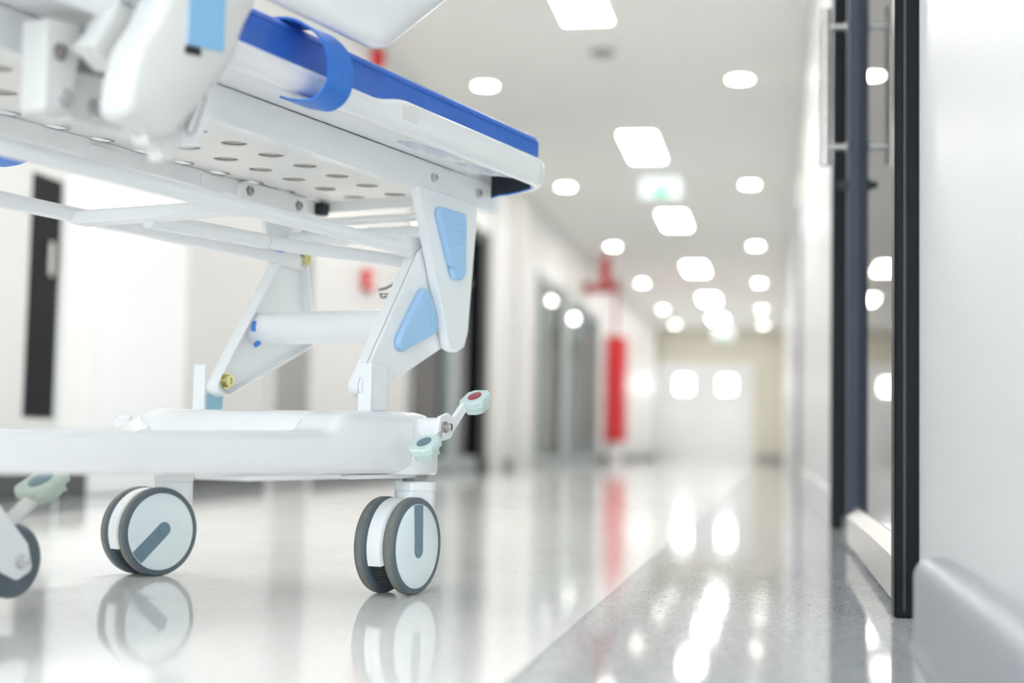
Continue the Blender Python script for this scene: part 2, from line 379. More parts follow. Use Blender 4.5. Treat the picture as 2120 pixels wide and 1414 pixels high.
# ------------------------------------------------------------------ ceiling lights
ords = ['nearest', 'second', 'third', 'fourth', 'fifth', 'farthest']
def panel_light(y, label):
    t = thing('ceiling_panel_light', label, 'ceiling light', (-1.21, y, ZC), 0, 'long panel lights along the corridor ceiling')
    bm = bmesh.new(); W, L, f = .15, .60, .02
    for a in ((-W - f, -W, -L - f, L + f), (W, W + f, -L - f, L + f), (-W, W, -L - f, -L), (-W, W, L, L + f)): box(bm, *a, -.012, 0)
    link('frame', bm, 'rimwhite', t)
    boxo('diffuser', 'panel', -W, W, -L, L, -.006, 0, t); return t
py = [8.45, 12.95, 17.2, 21.9, 26.4, 30.4]
p0 = None
for i, y in enumerate(py):
    lb = 'long bright panel light in the corridor ceiling, %s of the middle row' % (ords[i] + (' from the camera' if i not in (0, 5) else ''))
    p0 = panel_light(y, lb) if p0 is None else p0
    if i: dup(p0, (-1.21, y, ZC), lb)
for y, q in ((4.1, 'above the stretcher, over the top of the frame'), (-.2, 'straight above the camera'), (-4.5, 'behind the camera by the glazed end')): dup(p0, (-1.21, y, ZC), 'long panel light in the ceiling ' + q)
def downlight(x, y, label):
    t = thing('downlight', label, 'downlight', (x, y, ZC), 0, 'round downlights along the corridor ceiling')
    bm = bmesh.new(); lathe(bm, [(.078, -.002), (.082, -.008), (.095, -.006), (.098, 0), (.078, 0)], (0, 0, 0), (0, 0, 1), 28); link('trim_ring', bm, 'rimwhite', t)
    bm = bmesh.new(); lathe(bm, [(.079, 0), (.079, -.003), (.05, -.005), (0, -.006)], (0, 0, 0), (0, 0, 1), 28); link('lens', bm, 'down', t); return t
dy = [10.6, 14.9, 19.44, 23.8, 28.35, 31.8]; d0 = None
for x, side in ((-2.205, 'left'), (-.277, 'right')):
    for i, y in enumerate(dy):
        lb = 'round glowing downlight, %s in the row along the %s wall' % (ords[i] + (' from the camera' if i not in (0, 5) else ''), side)
        if d0 is None: d0 = downlight(x, y, lb)
        else: dup(d0, (x, y, ZC), lb)
    for y, q in ((6.2, 'just above the frame'), (1.8, 'over the stretcher and glass door'), (-2.6, 'behind the camera')): dup(d0, (x, y, ZC), 'round downlight %s, %s row' % (q, side))
# lamps inside the rooms behind the glass
k = 0
for x, y, lb in ((-4.95, 24.5, 'glowing downlight seen through the dark framed glass door'), (-4.2, 26.3, 'larger glowing lamp seen through the upper part of wide glazed door'), (-5.1, 31.5, 'lower glowing lamp seen through wide glazed door'),
              (-4.15, 30.0, 'faint lamp seen through wide glazed door beside the fire cabinet'), (-5.2, 14.5, 'downlight inside the side room behind glass'), (-5.2, 10.5, 'downlight inside the side room, hidden behind the stretcher')):
    dup(d0, (x, y, ZC), lb)['group'] = 'lamps in the side room'
for y, q in ((14.0, 'nearer'), (19.8, 'farther')): dup(p0, (-4.0, y, ZC), 'added fill panel brightening the side room behind the left wall, the %s one' % q)['group'] = 'lamps in the side room'  # unseen panels added to brighten the side room behind the glazing
for y, q in ((.5, 'nearest'), (3.5, 'middle'), (6.5, 'farthest')): dup(p0, (2.0, y, ZC), 'panel light inside the room behind the right glass door, the %s one' % q)['group'] = 'lamps in the right room'

# ------------------------------------------------------------------ things in the corridor
def exit_sign(loc, label, s, drop):
    t = thing('exit_sign', label, 'exit sign', loc, 0, 'hanging exit signs')
    boxo('housing', 'rimwhite', -.21 * s, .21 * s, -.01, .03, -.235 * s, -.015, t, .004)
    boxo('face', 'signwhite', -.20 * s, .20 * s, -.013, -.01, -.225 * s, -.025, t)
    bm = bmesh.new(); box(bm, -.075 * s, .075 * s, -.0145, -.013, -.222 * s, -.125 * s); link('pictogram_field', bm, 'green', t)
    boxo('hanger', 'rimwhite', -.12 * s, -.11 * s, .005, .015, -.016, drop, t); boxo('hanger', 'rimwhite', .11 * s, .12 * s, .005, .015, -.016, drop, t)
exit_sign((-1.14, 14.2, ZC - .03), 'pale green exit sign hanging under the ceiling near the second panel light', 1, .03)
exit_sign((-1.10, 30.9, ZC - .16), 'small green tinted exit sign hanging far off above the end doors', 1, .16)
t = thing('smoke_detector', 'small grey round detector on the ceiling beside the nearest panel light', 'detector', (-1.2, 9.75, ZC))
bm = bmesh.new(); lathe(bm, [(.09, 0), (.09, -.015), (.07, -.03), (.045, -.045), (0, -.047)], (0, 0, 0), (0, 0, 1), 24); link('housing', bm, 'grille', t)
t = thing('ceiling_vent', 'faint slotted air vent in ceiling before the second panel light', 'air vent', (-1.21, 10.6, ZC))
bm = bmesh.new()
for a in ((-.06, -.05, -.28, .28), (.05, .06, -.28, .28), (-.05, .05, -.28, -.27), (-.05, .05, .27, .28)): box(bm, *a, -.006, 0)
link('frame', bm, 'rimwhite', t)
for k in range(5): boxo('slat', 'ceiling', -.04 + .018 * k, -.034 + .018 * k, -.27, .27, -.005, 0, t)

t = thing('fire_hose_cabinet', 'tall red fire cabinet standing against the left wall far down the corridor', 'fire cabinet', (XL, 23.0, 0))
boxo('body', 'red', .02, .29, 0, .62, .32, 2.02, t, .006); boxo('door', 'red', .29, .302, .02, .60, .34, 2.0, t, .003)
boxo('side_panel', 'red', .04, .27, -.008, 0, .36, 1.98, t, .003)
boxo('plinth', 'rimwhite', .06, .22, .03, .59, 0, .32, t, .01); boxo('handle', 'alu', .302, .32, .08, .11, 1.05, 1.2, t, .003)
bm = bmesh.new(); tube(bm, [(.14, .1, 2.02), (.14, .1, ZC)], .022, 12); link('riser_pipe', bm, 'darkred', t)
t = thing('fire_sign', 'red sign projecting from the left wall above the fire cabinet', 'fire sign', (XL, 20.3, 2.42))
boxo('wall_plate', 'darkred', 0, .02, -.06, .30, 0, .16, t, .003)
boxo('bracket_arm', 'darkred', .02, .50, -.015, .015, .02, .15, t, .003); boxo('sign_blade', 'red', .22, .36, -.012, .012, .15, .53, t, .004)
t = thing('fire_bell', 'round red alarm bell high on left wall, seen over the mattress', 'alarm bell', (XL, 9.25, 2.84))
bm = bmesh.new(); lathe(bm, [(.075, .0), (.08, .03), (.07, .055), (.04, .07), (0, .074)], (0, 0, 0), (1, 0, 0), 28); link('gong', bm, 'red', t)
bm = bmesh.new(); lathe(bm, [(.05, -.001), (.05, .012), (.03, .012)], (0, 0, 0), (1, 0, 0), 20); link('back_plate', bm, 'darkred', t)
t = thing('fire_call_point', 'small red call point box on the left wall, seen below the stretcher deck', 'call point', (XL, 9.18, 1.31))
boxo('housing', 'red', 0, .05, -.09, .09, -.065, .065, t, .006); boxo('press_glass', 'rimwhite', .05, .053, -.035, .035, -.03, .03, t)

# ------------------------------------------------------------------ the stretcher
ST = thing('hospital_stretcher', 'white wheeled hospital stretcher with blue mattress in the foreground', 'stretcher',
           (-.80975729, 2.26626286, 0), math.atan2(.95958838, .28140743))
# --- base
bm = bmesh.new()
def base_end(bm, ua, ub_, vh, r):
    lv = [(.184, .004), (.187, .0), (.215, .0), (.245, .003), (.262, .006), (.272, .011), (.279, .019), (.283, .032)]
    loft(bm, [[B(u, v, w) for u, v in rrect(ua + i, ub_ - i, -vh + i, vh - i, r - i * .5)] for w, i in lv])
base_end(bm, -.085, .115, .272, .075)
link('base_cover', bm, 'plastic', ST, smooth=50)
bm = bmesh.new(); base_end(bm, -1.46, -1.26, .272, .075); link('base_cover', bm, 'plastic', ST, smooth=50)
def sect(u, v0, v1, w0, w1, r, n=6): return [B(u, v, w) for v, w in roundpoly([(v0, w0), (v1, w0), (v1, w1), (v0, w1)], r, n)]
for s in (1, -1):
    bm = bmesh.new(); rings = []
    for u, wt, wb, rr in ((-.02, .2795, .187, .018), (-.12, .2795, .187, .018), (-.185, .279, .187, .018), (-.205, .276, .187, .018), (-.22, .269, .187, .017), (-.23, .258, .187, .016), (-.24, .251, .187, .015), (-.26, .2485, .187, .014),
                          (-.5, .244, .189, .014), (-.9, .2405, .193, .013), (-1.1, .244, .189, .014), (-1.2, .262, .187, .016), (-1.3, .274, .187, .016)):
        if s < 0 and -1.25 < u < -.05: wt = min(wt, .2435)
        rings.append(sect(u, s * .195, s * .2715, wb, wt, rr))
    loft(bm, rings); link('side_beam', bm, 'plastic', ST, smooth=50)
bbox('under_plate', 'white', -.42, -.2, .17, .262, .180, .188, ST, .003)
bbox('under_plate', 'white', -.16, .05, .12, .255, .179, .186, ST, .003)
bm = bmesh.new(); lathe(bm, [(.018, 0), (.018, .02), (.012, .026)], B(-.05, -.268, .255), B(-.5, -1, 0), 20); link('lock_lug', bm, 'plastic', ST)
# --- casters
def caster(u, v, ang):
    c = bpy.data.objects.new('caster', None); COL.objects.link(c); c.parent = ST; c.location = B(u, v, 0); c.rotation_euler = (0, 0, ang)
    # local: x forward, y = towards the far side; wheel trails by .038
    tr = -.047; ax = (tr, 0, .075)
    bm = bmesh.new(); lathe(bm, [(.0195, .170), (.0195, .187), (.01, .187)], (0, 0, 0), (0, 0, 1), 28); link('stem', bm, 'grille', c)
    bm = bmesh.new(); lathe(bm, [(.020, .118), (.0325, .120), (.0325, .157), (.0315, .1575), (.0315, .159), (.0335, .1595), (.0335, .171), (.031, .1735), (.018, .174)], (0, 0, 0), (0, 0, 1), 40)
    link('stem_housing', bm, 'plastic', c, smooth=35)
    # curved cover between the two wheels
    bm = bmesh.new(); rings = []
    for k in range(25):
        a = math.radians(-10 + 213 * k / 24)
        co, si = math.cos(a), math.sin(a); ri, ro = .050, .0735
        rings.append([(tr + co * r, y, .075 + si * r) for r, y in ((ri, -.0145), (ro - .004, -.0145), (ro, -.0115), (ro, .0115), (ro - .004, .0145), (ri, .0145))])
    loft(bm, rings); link('wheel_cover', bm, 'plastic', c, smooth=35)
    bm = bmesh.new(); lathe(bm, [(.055, -.013), (.066, -.012), (.066, .012), (.055, .013)], ax, (0, 1, 0), 48)
    link('brake_drum', bm, 'tread', c)
    bm = bmesh.new()
    for k in range(26):
        a = math.radians(190 + 150 * k / 25); co, si = math.cos(a), math.sin(a)
        box(bm, tr + co * .0665 - .0012, tr + co * .0665 + .0012, -.010, .010, .075 + si * .0665 - .0012, .075 + si * .0665 + .0012)
    o = link('brake_teeth', bm, 'tread', c); o['kind'] = 'stuff'
    for s in (-1, 1):                     # s=-1: near side
        f = s * .0355; i = s * .0155
        bm = bmesh.new()
        lathe(bm, [(.058, i), (.069, i), (.0728, i + s * .002), (.0748, i + s * .005), (.075, i + s * .009), (.0748, f - s * .004), (.0735, f - s * .0012), (.0715, f), (.0655, f), (.0655, f - s * .003), (.058, f - s * .003)], ax, (0, 1, 0), 72)
        link('tyre', bm, 'tyre', c, smooth=30)
        bm = bmesh.new(); lathe(bm, [(.0740, i + s * .0045), (.0752, i + s * .006), (.0752, f - s * .0050), (.0740, f - s * .0038)], ax, (0, 1, 0), 72); link('lit_tread_band', bm, 'lit_tread_band', c, smooth=30)
        bm = bmesh.new(); lathe(bm, [(.0, f - s * .004), (.0652, f - s * .004), (.0652, f - s * .0006), (.063, f + s * .0004), (.03, f + s * .0014), (0, f + s * .0016)], ax, (0, 1, 0), 64)
        link('wheel_disc', bm, 'disc', c, smooth=30)
        # inlaid stripe from the rim to the hub
        bm = bmesh.new(); hw = .0125; pts = []
        R = .0638; L = math.sqrt(R * R - hw * hw)
        for k in range(5): a = math.asin(hw / R) * (1 - k / 2); pts.append((R * math.cos(a), R * math.sin(a)))
        for k in range(13): a = -PI / 2 - PI * k / 12; pts.append((-.006 + hw * math.cos(a), hw * math.sin(a)))
        sa = stripe_ang if s < 0 else 1.0
        rot = lambda p: (p[0] * math.cos(sa) - p[1] * math.sin(sa), p[0] * math.sin(sa) + p[1] * math.cos(sa))
        loft(bm, [[(tr + rot(p)[0], f + s * h, .075 + rot(p)[1]) for p in pts] for h in (-.002, .0022)])
        link('disc_stripe', bm, 'stripe', c, smooth=30)
        q = rot((-.006, 0)); bm = bmesh.new(); lathe(bm, [(.0115, s * .0005), (.0115, s * .0030), (.0105, s * .0034), (0, s * .0034)], (tr + q[0], f, .075 + q[1]), (0, 1, 0), 28); link('hub_cap', bm, 'stripe', c, smooth=30)
    bm = bmesh.new(); tube(bm, [(tr, -.034, .075), (tr, .034, .075)], .010, 16); link('axle', bm, 'alu', c)
    return c
stripe_ang = math.radians(92); caster(.038, .244, 0)
stripe_ang = math.radians(222); caster(.038, -.244, math.radians(-15))
stripe_ang = math.radians(40); caster(-1.36, .244, math.radians(30)); caster(-1.36, -.244, math.radians(-20))
# --- brake pedals at the foot end
def pad_shape(hu, hv):           # lozenge plan with cut corners
    return [(-hu, -hv * .55), (-hu * .62, -hv), (hu * .62, -hv), (hu, -hv * .55), (hu, hv * .55), (hu * .62, hv), (-hu * .62, hv), (-hu, hv * .55)]
def pedal_pad(parent, loc, tilt, m, dot, hu=.023, hv=.030, th=.018, name='brake_pedal'):
    e = bpy.data.objects.new(name, None); COL.objects.link(e); e.parent = parent; e.location = loc; e.rotation_euler = (0, -tilt, 0)
    bm = bmesh.new(); p = pad_shape(hu, hv)
    loft(bm, [[(x * k, y * k, z) for x, y in p] for z, k in ((-th, .72), (-th * .55, .80), (-th * .5, .97), (-.003, 1), (0, .94))]); link('pad', bm, m, e, smooth=30, bevel=.001)
    bm = bmesh.new(); loft(bm, [[(hu * .55 * k * math.cos(a * PI / 12), hv * .50 * k * math.sin(a * PI / 12), z) for a in range(24)] for z, k in ((-.001, 1), (.0012, 1), (.0016, .93))]); link('dot', bm, dot, e)
    for i in range(3): boxo('grip_rib', m, -hu * .2 + i * hu * .32, -hu * .2 + i * hu * .32 + .003, -hv * .7, -hv * .55, -th - .0012, -th + .002, e)
    return e
RK = bpy.data.objects.new('brake_rocker', None); COL.objects.link(RK); RK.parent = ST
bm = bmesh.new()
plate(bm, roundpoly([(-.006, .246), (.014, .238), (.040, .243), (.052, .256), (.092, .289), (.084, .304), (.048, .276), (.030, .283), (.004, .276)], .008), .300, .307); link('rocker_arm', bm, 'plastic', RK, bevel=.0015)
bm = bmesh.new(); plate(bm, roundpoly([(-.075, .222), (-.070, .210), (.014, .244), (.010, .258)], .004), .300, .307); link('rocker_arm', bm, 'plastic', RK, bevel=.0015)
bm = bmesh.new(); tube(bm, [B(.022, .25, .258), B(.022, .304, .258)], .017, 24); link('pivot_lug', bm, 'plastic', RK)
bm = bmesh.new(); lathe(bm, [(.009, 0), (.009, .004), (.0065, .004), (.0065, .012), (.003, .013)], B(.016, .307, .260), B(0, 1, 0), 18); link('pivot_bolt', bm, 'steel', RK, smooth=25)
pedal_pad(RK, B(.106, .312, .312), math.radians(27), 'mint', 'reddot', .026, .021, .025)
pedal_pad(RK, B(-.060, .316, .236), math.radians(27), 'mint', 'tealdot', .026, .021, .025)
# --- fifth wheel and its pedal at the middle
FW = bpy.data.objects.new('steering_wheel', None); COL.objects.link(FW); FW.parent = ST; FW.location = B(-.572, 0, .0725)
bm = bmesh.new(); lathe(bm, [(.034, -.013), (.043, -.013), (.0478, -.008), (.0478, .008), (.043, .013), (.034, .013)], (0, 0, 0), (0, 1, 0), 48); link('tyre', bm, 'tyre', FW)
bm = bmesh.new(); lathe(bm, [(.010, -.012), (.034, -.009), (.035, .009), (.010, .012)], (0, 0, 0), (0, 1, 0), 40); link('wheel_hub', bm, 'grille', FW)
bm = bmesh.new()
for s in (-1, 1): loft(bm, [[(u, y, z) for u, z in roundpoly([(-.20, .085), (-.20, .14), (-.10, .135), (.012, .022), (.022, -.012), (-.004, -.024), (-.03, -.012)], .009)] for y in (s * .016, s * .021)])
link('fork', bm, 'white', FW, bevel=.001)
bm = bmesh.new(); lathe(bm, [(.010, 0), (.010, .003), (.007, .003), (.007, .009), (.003, .010)], (0, -.021, 0), (0, -1, 0), 18); link('axle_bolt', bm, 'chrome', FW, smooth=25)
e = pedal_pad(ST, B(-.522, .0, .176), math.radians(28), 'sage', 'tealdot', .034, .030, .024, 'steering_pedal')
bm = bmesh.new(); tube(bm, [(-.02, 0, -.016), (-.09, 0, -.026), (-.2, 0, -.03)], .010, 14); link('pedal_arm', bm, 'railplastic', e)
bm = bmesh.new(); tube(bm, [B(-.72, -.21, .205), B(-.72, .21, .205)], .014, 16); link('pedal_axle', bm, 'white', ST)
# --- lift brackets, arms, tubes
for s in (1, -1):
    b = bpy.data.objects.new('lift_bracket', None); COL.objects.link(b); b.parent = ST
    u0, u1 = .018, .068; wv = s * .1685
    def cb(name, m, ua, ub_, va, vb, w0, w1): bm = bmesh.new(); box(bm, ua, ub_, -vb, -va, w0, w1); return link(name, bm, m, b, bevel=.0008)
    cb('web', 'white', u0, u1, wv - .0025, wv + .0025, .280, .362 if s > 0 else .318)
    cb('flange', 'white', u0 - .003, u0 + .003, wv - .022, wv + .0025, .272, .362); cb('flange', 'white', u1 - .003, u1, wv - .012, wv + .0025, .280, .362 if s > 0 else .318)
    cb('sticker', 'cyan', u0 + .004, u1 - .004, wv + .0025, wv + .0035, .281, .312) if s < 0 else cb('sticker', 'cyan', u0 + .006, u1 - .004, wv + .0025, wv + .0032, .281, .286)
    # lower arm: flanged triangular plate
    A = bpy.data.objects.new('lower_arm', None); COL.objects.link(A); A.parent = ST
    tri = [(.000, .318), (.034, .305), (.062, .318), (.300, .416), (.288, .440), (.262, .578), (.226, .592), (.182, .566)]
    rr = [.022, .022, .03, .012, .02, .022, .022, .03]
    out = roundpoly(tri, rr)
    bm = bmesh.new(); plate(bm, out, s * .150, s * .156); link('arm_plate', bm, 'white', A, bevel=.0015)
    c = Vector((.17, .44)); inn = [tuple(Vector(p) + (c - Vector(p)).normalized() * .006) for p in out]
    bm = bmesh.new(); a = [bm.verts.new(B(u, s * .150, w)) for u, w in out]; d = [bm.verts.new(B(u, s * .132, w)) for u, w in out]
    g = [bm.verts.new(B(u, s * .132, w)) for u, w in inn]; h = [bm.verts.new(B(u, s * .150, w)) for u, w in inn]
    n = len(out)
    for i in range(n):
        j = (i + 1) % n
        for p, q in ((a, d), (d, g), (g, h)): bm.faces.new((p[i], p[j], q[j], q[i]))
    link('rim_flange', bm, 'white', A)
    bolt(.030, s * .132 if s < 0 else .156, .334, A, 'zinc', .011, 1, 'pivot_bolt', .010)
    bolt(.240, s * .1275 if s < 0 else .156, .570, A, 'zinc', .010, 1, 'pivot_bolt', .012)
    if s > 0:
        bm = bmesh.new(); plate(bm, roundpoly([(.178, .498), (.194, .504), (.210, .491), (.233, .452), (.235, .428), (.214, .420), (.122, .387), (.104, .394), (.106, .410)], .010), .156, .168); P = link('grip_pad', bm, 'pad', A, bevel=.005, segs=3)
        for k in range(3):
            x = .196 + .0115 * k; boxo('groove', 'label', x, x + .0012, -.1686, -.1678, .445 - .007 * k, .484 - .010 * k, P).rotation_euler = (0, 0, 0)
    else:
        for (u, w, t) in ((.101, .434, .35), (.113, .405, 1.0)):
            o = bbox('plug', 'tick', -.004, .004, -.003, .003, -.009, .009, A, .001); o.location = B(u, -.130, w); o.rotation_euler = (0, t, 0)
# upper arm on the near side
UA = bpy.data.objects.new('upper_arm', None); COL.objects.link(UA); UA.parent = ST
bm = bmesh.new(); plate(bm, roundpoly([(.140, .674), (.356, .674), (.329, .436), (.316, .408), (.288, .397), (.262, .402)], [.004, .004, .02, .018, .018, .014]), .158, .176)
link('arm_plate', bm, 'white', UA, bevel=.002)
bm = bmesh.new(); plate(bm, roundpoly([(.194, .636), (.204, .646), (.290, .646), (.295, .634), (.297, .536), (.284, .526), (.258, .524), (.246, .545)], .010), .176, .188); P = link('grip_pad', bm, 'pad', UA, bevel=.005, segs=3)
for k in range(4): boxo('groove', 'label', .228 + .008 * k, .288, -.1886, -.1878, .622 - .011 * k, .6232 - .011 * k, P)
bm = bmesh.new(); plate(bm, roundpoly([(.140, .690), (.275, .690), (.290, .50), (.272, .462), (.236, .462), (.20, .52)], .01), -.168, -.160); link('far_hanger', bm, 'white', ST, bevel=.001)
bm = bmesh.new(); tube(bm, [B(.130, -.150, .432), B(.130, .150, .432)], .0285, 36); link('torsion_tube', bm, 'white', ST)
bm = bmesh.new(); tube(bm, [B(.235, -.150, .636), B(.235, .150, .636)], .0075, 18); link('cross_rod', bm, 'white', ST)
bm = bmesh.new(); tube(bm, [B(.235, -.150, .606), B(.235, .150, .606)], .0145, 24); link('cross_tube', bm, 'white', ST)
for v in (-.035, .02):
    bm = bmesh.new(); tube(bm, [B(.235, v, .606), B(.235, v + .006, .606)], .0165, 24); link('collar', bm, 'white', ST)
LT = .566
for s in (1, -1):
    bm = bmesh.new()
    if s > 0: tube(bm, [B(-1.15, .15, LT), B(.118, .15, LT)], .0118, 24)
    else: tube(bm, [B(-1.15, -.15, LT + .002), B(.14, -.15, LT + .002), B(.20, -.145, LT + .002), B(.245, -.14, LT + .003)], [.0118, .0118, .015, .018], 24)
    link('link_tube', bm, 'white', ST)
bm = bmesh.new(); tube(bm, [B(.112, .15, LT), B(.150, .15, LT + .001)], .0105, 20); link('tube_end', bm, 'white', ST)
bm = bmesh.new(); plate(bm, roundpoly([(.13, .555), (.255, .552), (.255, .592), (.135, .592)], .012), .136, .147); link('tube_clevis', bm, 'white', ST, bevel=.002)
bbox('cross_bar', 'white', -.338, -.300, -.150, .150, .553, .572, ST, .003)
bbox('plug', 'tick', .172, .190, -.140, -.134, .577, .583, ST, .001)
bm = bmesh.new(); tube(bm, [B(-.31, -.02, .556), B(-.05, .0, .5585)], .0125, 24); link('lift_cylinder', bm, 'white', ST)
bm = bmesh.new(); tube(bm, [B(-.05, .0, .5585), B(.035, .008, .5595), B(.215, .115, .553)], [.0112, .0112, .0112], 24); link('lift_rod', bm, 'white', ST)
bm = bmesh.new(); tube(bm, [B(-.052, .0, .5585), B(-.049, .0, .5585)], .0129, 24); link('collar', bm, 'railplastic', ST)
bm = bmesh.new(); tube(bm, [B(.20, .115, .560), B(.245, .128, .556)], .005, 12); link('rod_pin', bm, 'chrome', ST)
bm = bmesh.new(); tube(bm, [B(.175, .08, .500), B(.20, .08, .506), B(.235, .085, .522), B(.245, .09, .512), B(.215, .082, .492), B(.185, .08, .488), B(.18, .08, .494), B(.24, .085, .498)], .0028, 10); link('spring_clip', bm, 'steel', ST)
# --- deck: rails, pan, shell
for s in (1, -1):
    bm = bmesh.new(); a, b = sorted((-s * .145, -s * .170)); box(bm, -1.5, .452 if s > 0 else .335, a, b, .671 if s > 0 else .660, .7235 if s > 0 else .690); link('deck_rail', bm, 'white', ST, bevel=.0025)
for u in (.2, .364): bolt(u, .170, .697, ST, 'alu', .0068, 1, 'rail_bolt', .007)
bm = bmesh.new(); lathe(bm, [(.011, 0), (.011, .004), (.0075, .004), (.0075, .007)], B(.168, .158, .671), (0, 0, -1), 20); link('rail_bolt', bm, 'chrome', ST, smooth=25)
# brackets on the far rail
def farplate(u0, u1, w0, w1, r, v=-.145, t=.004):
    bm = bmesh.new(); plate(bm, roundpoly([(u0, w0), (u1, w0), (u1, w1), (u0, w1)], r), v, v + t); return link('rail_bracket', bm, 'white', ST, bevel=.001)
farplate(-.305, -.235, .655, .681, [.0, .012, .010, .004]); farplate(-.040, .022, .655, .685, [0, .012, .010, .004]); farplate(.055, .258, .648, .688, [.012, .018, .006, .016], t=.012)
bolt(.078, -.133, .672, ST, 'steel', .0075, 1); bolt(.227, -.133, .669, ST, 'steel', .0075, 1)
bbox('rail_end_cap', 'navy', .296, .320, -.1446, -.128, .664, .686, ST)
bbox('rail_end_cap', 'plastic', -1.51, -1.5, -.172, -.1435, .664, .688, ST)
# perforated pan
bm = bmesh.new(); N = 24; cu = .0955; vrows = [(-.1865, -.142, -.0965), (-.0965, -.052, -.007), (-.007, .038, .083)]
for ci in range(-15, 5):
    cx = .0965 + .0955 * (ci - 2) + .0015
    for va, vc, vb in vrows:
        ins, outs = [], []
        for k in range(N):
            a = 2 * PI * k / N; co, si = math.cos(a), math.sin(a); m_ = max(abs(co), abs(si))
            ou = cx + cu / 2 * co / m_; ov = vc + (vb - vc) * si / m_ if si > 0 else vc + (vc - va) * si / m_
            ins.append((cx + .0205 * co, vc + .0205 * si)); outs.append((ou, ov))
        V0 = [bm.verts.new(B(u, v, .690)) for u, v in outs]; V1 = [bm.verts.new(B(u, v, .690)) for u, v in ins]; V2 = [bm.verts.new(B(u, v, .6925)) for u, v in ins]
        for k in range(N):
            j = (k + 1) % N; bm.faces.new((V0[k], V0[j], V1[j], V1[k])); bm.faces.new((V1[k], V1[j], V2[j], V2[k]))
ue = .0965 + .0955 * 2 + .0015 + cu / 2
box(bm, -1.49, ue, -.145, -.083, .690, .6925); box(bm, ue, .33, -.145, .1865, .690, .6925)
link('deck_pan', bm, 'pan', ST)
bbox('pan_liner', 'liner', -1.49, .33, -.142, .142, .6935, .695, ST, 0)
bm = bmesh.new(); box(bm, .325, .335, -.145, .160, .672, .6925); link('deck_cross_rail', bm, 'white', ST, bevel=.002)
# shell with a rolled lip and grip recesses
def sm(a, b, x): t = max(0, min(1, (x - a) / (b - a))); return t * t * (3 - 2 * t)
def shell_path(n):
    hv, ue_, r = .300 - n, .440 - n, max(.085 - n, .012); pts = []
    K = 260; ul = ue_ - r
    for k in range(K): pts.append((-1.5 + (ul + 1.5) * (k / K) ** .62, hv))
    for k in range(13): a = PI / 2 * (1 - k / 12); pts.append((ul + r * math.cos(a), hv - r + r * math.sin(a)))
    for k in range(1, 12): pts.append((ue_, (hv - r) * (1 - 2 * k / 12)))
    for k in range(13): a = -PI / 2 * k / 12; pts.append((ul + r * math.cos(a), -hv + r + r * math.sin(a)))
    for k in range(1, 30): pts.append((ul - (ul + 1.5) * k / 29, -hv))
    return pts
prof = [(.030, .736), (.028, .7535), (.010, .755), (.004, .7525), (.001, .747), (0, .740), (0, .724), (.002, .714), (.007, .7065), (.014, .703)]
for k in range(1, 25): q = k / 24; prof.append((.014 + (.128 - .014) * q, .703 + (.7225 - .703) * q ** .8))
prof += [(.129, .736)]
paths = [shell_path(n) for n, _ in prof]
bm = bmesh.new(); rings = []
for i in range(len(paths[0])):
    ring = []
    for j, (n, wv) in enumerate(prof):
        u, v = paths[j][i]; ww = wv
        if 1 <= j <= 6: ww -= .015 * (1 - sm(-.195, -.095, u)) * min(1, (wv - .715) / .03)
        if 9 < j < len(prof) - 2:
            for uc, ru, vc, rv in ((.062, .085, .244, .032), (.232, .058, .246, .028)):
                d = math.hypot((u - uc) / ru, (v - vc) / rv)
                ww += .027 * (1 - sm(.86, 1.0, d))
        if j > 10 and wv < .734: ww += (.7345 - ww) * sm(.296, .312, u)
        ring.append(B(u, v, ww))
    rings.append(ring)
loft(bm, rings); link('deck_shell', bm, 'plastic', ST, smooth=45)
bm = bmesh.new(); vv = [(.178, .6945), (.196, .6985), (.214, .699), (.234, .7015), (.256, .7065), (.272, .7145)]
loft(bm, [[B(.402 + d, v, wv) for v, wv in vv] + [B(.402 + d, v, .7343) for v, wv in vv[::-1]] for d in (0, .003)]); link('corner_strap', bm, 'navy', ST)
bm = bmesh.new(); tube(bm, [B(.4035, v, wv) for v, wv in vv], .0018, 8); link('strap_hem', bm, 'strap', ST)
bm = bmesh.new(); plate(bm, roundpoly([(-.125, .722), (-.075, .722), (-.075, .748), (-.125, .742)], .003), .2995, .3006); link('sticker', bm, 'pink', ST)
# mattress
bm = bmesh.new(); MW0, MW1 = .7355, .800
lv = [(MW0, .010), (MW0 + .003, .004), (MW0 + .010, .001), (.760, 0), (.778, 0), (.790, .001), (.796, .004), (.7995, .010), (.801, .02)]
loft(bm, [[B(u, v, ww) for u, v in rrect(-1.5 + i, .411 - i, -.281 + i, .281 - i, .028 - i * .4)] for ww, i in lv]); link('mattress', bm, 'vinyl', ST, smooth=50)
bm = bmesh.new(); pr = rrect(-1.5, .411, -.281, .281, .028); tube(bm, [B(u, v, .7865) for u, v in pr + pr[:1]], .0011, 8); link('seam', bm, 'vinyl', bpy.data.objects['mattress'])
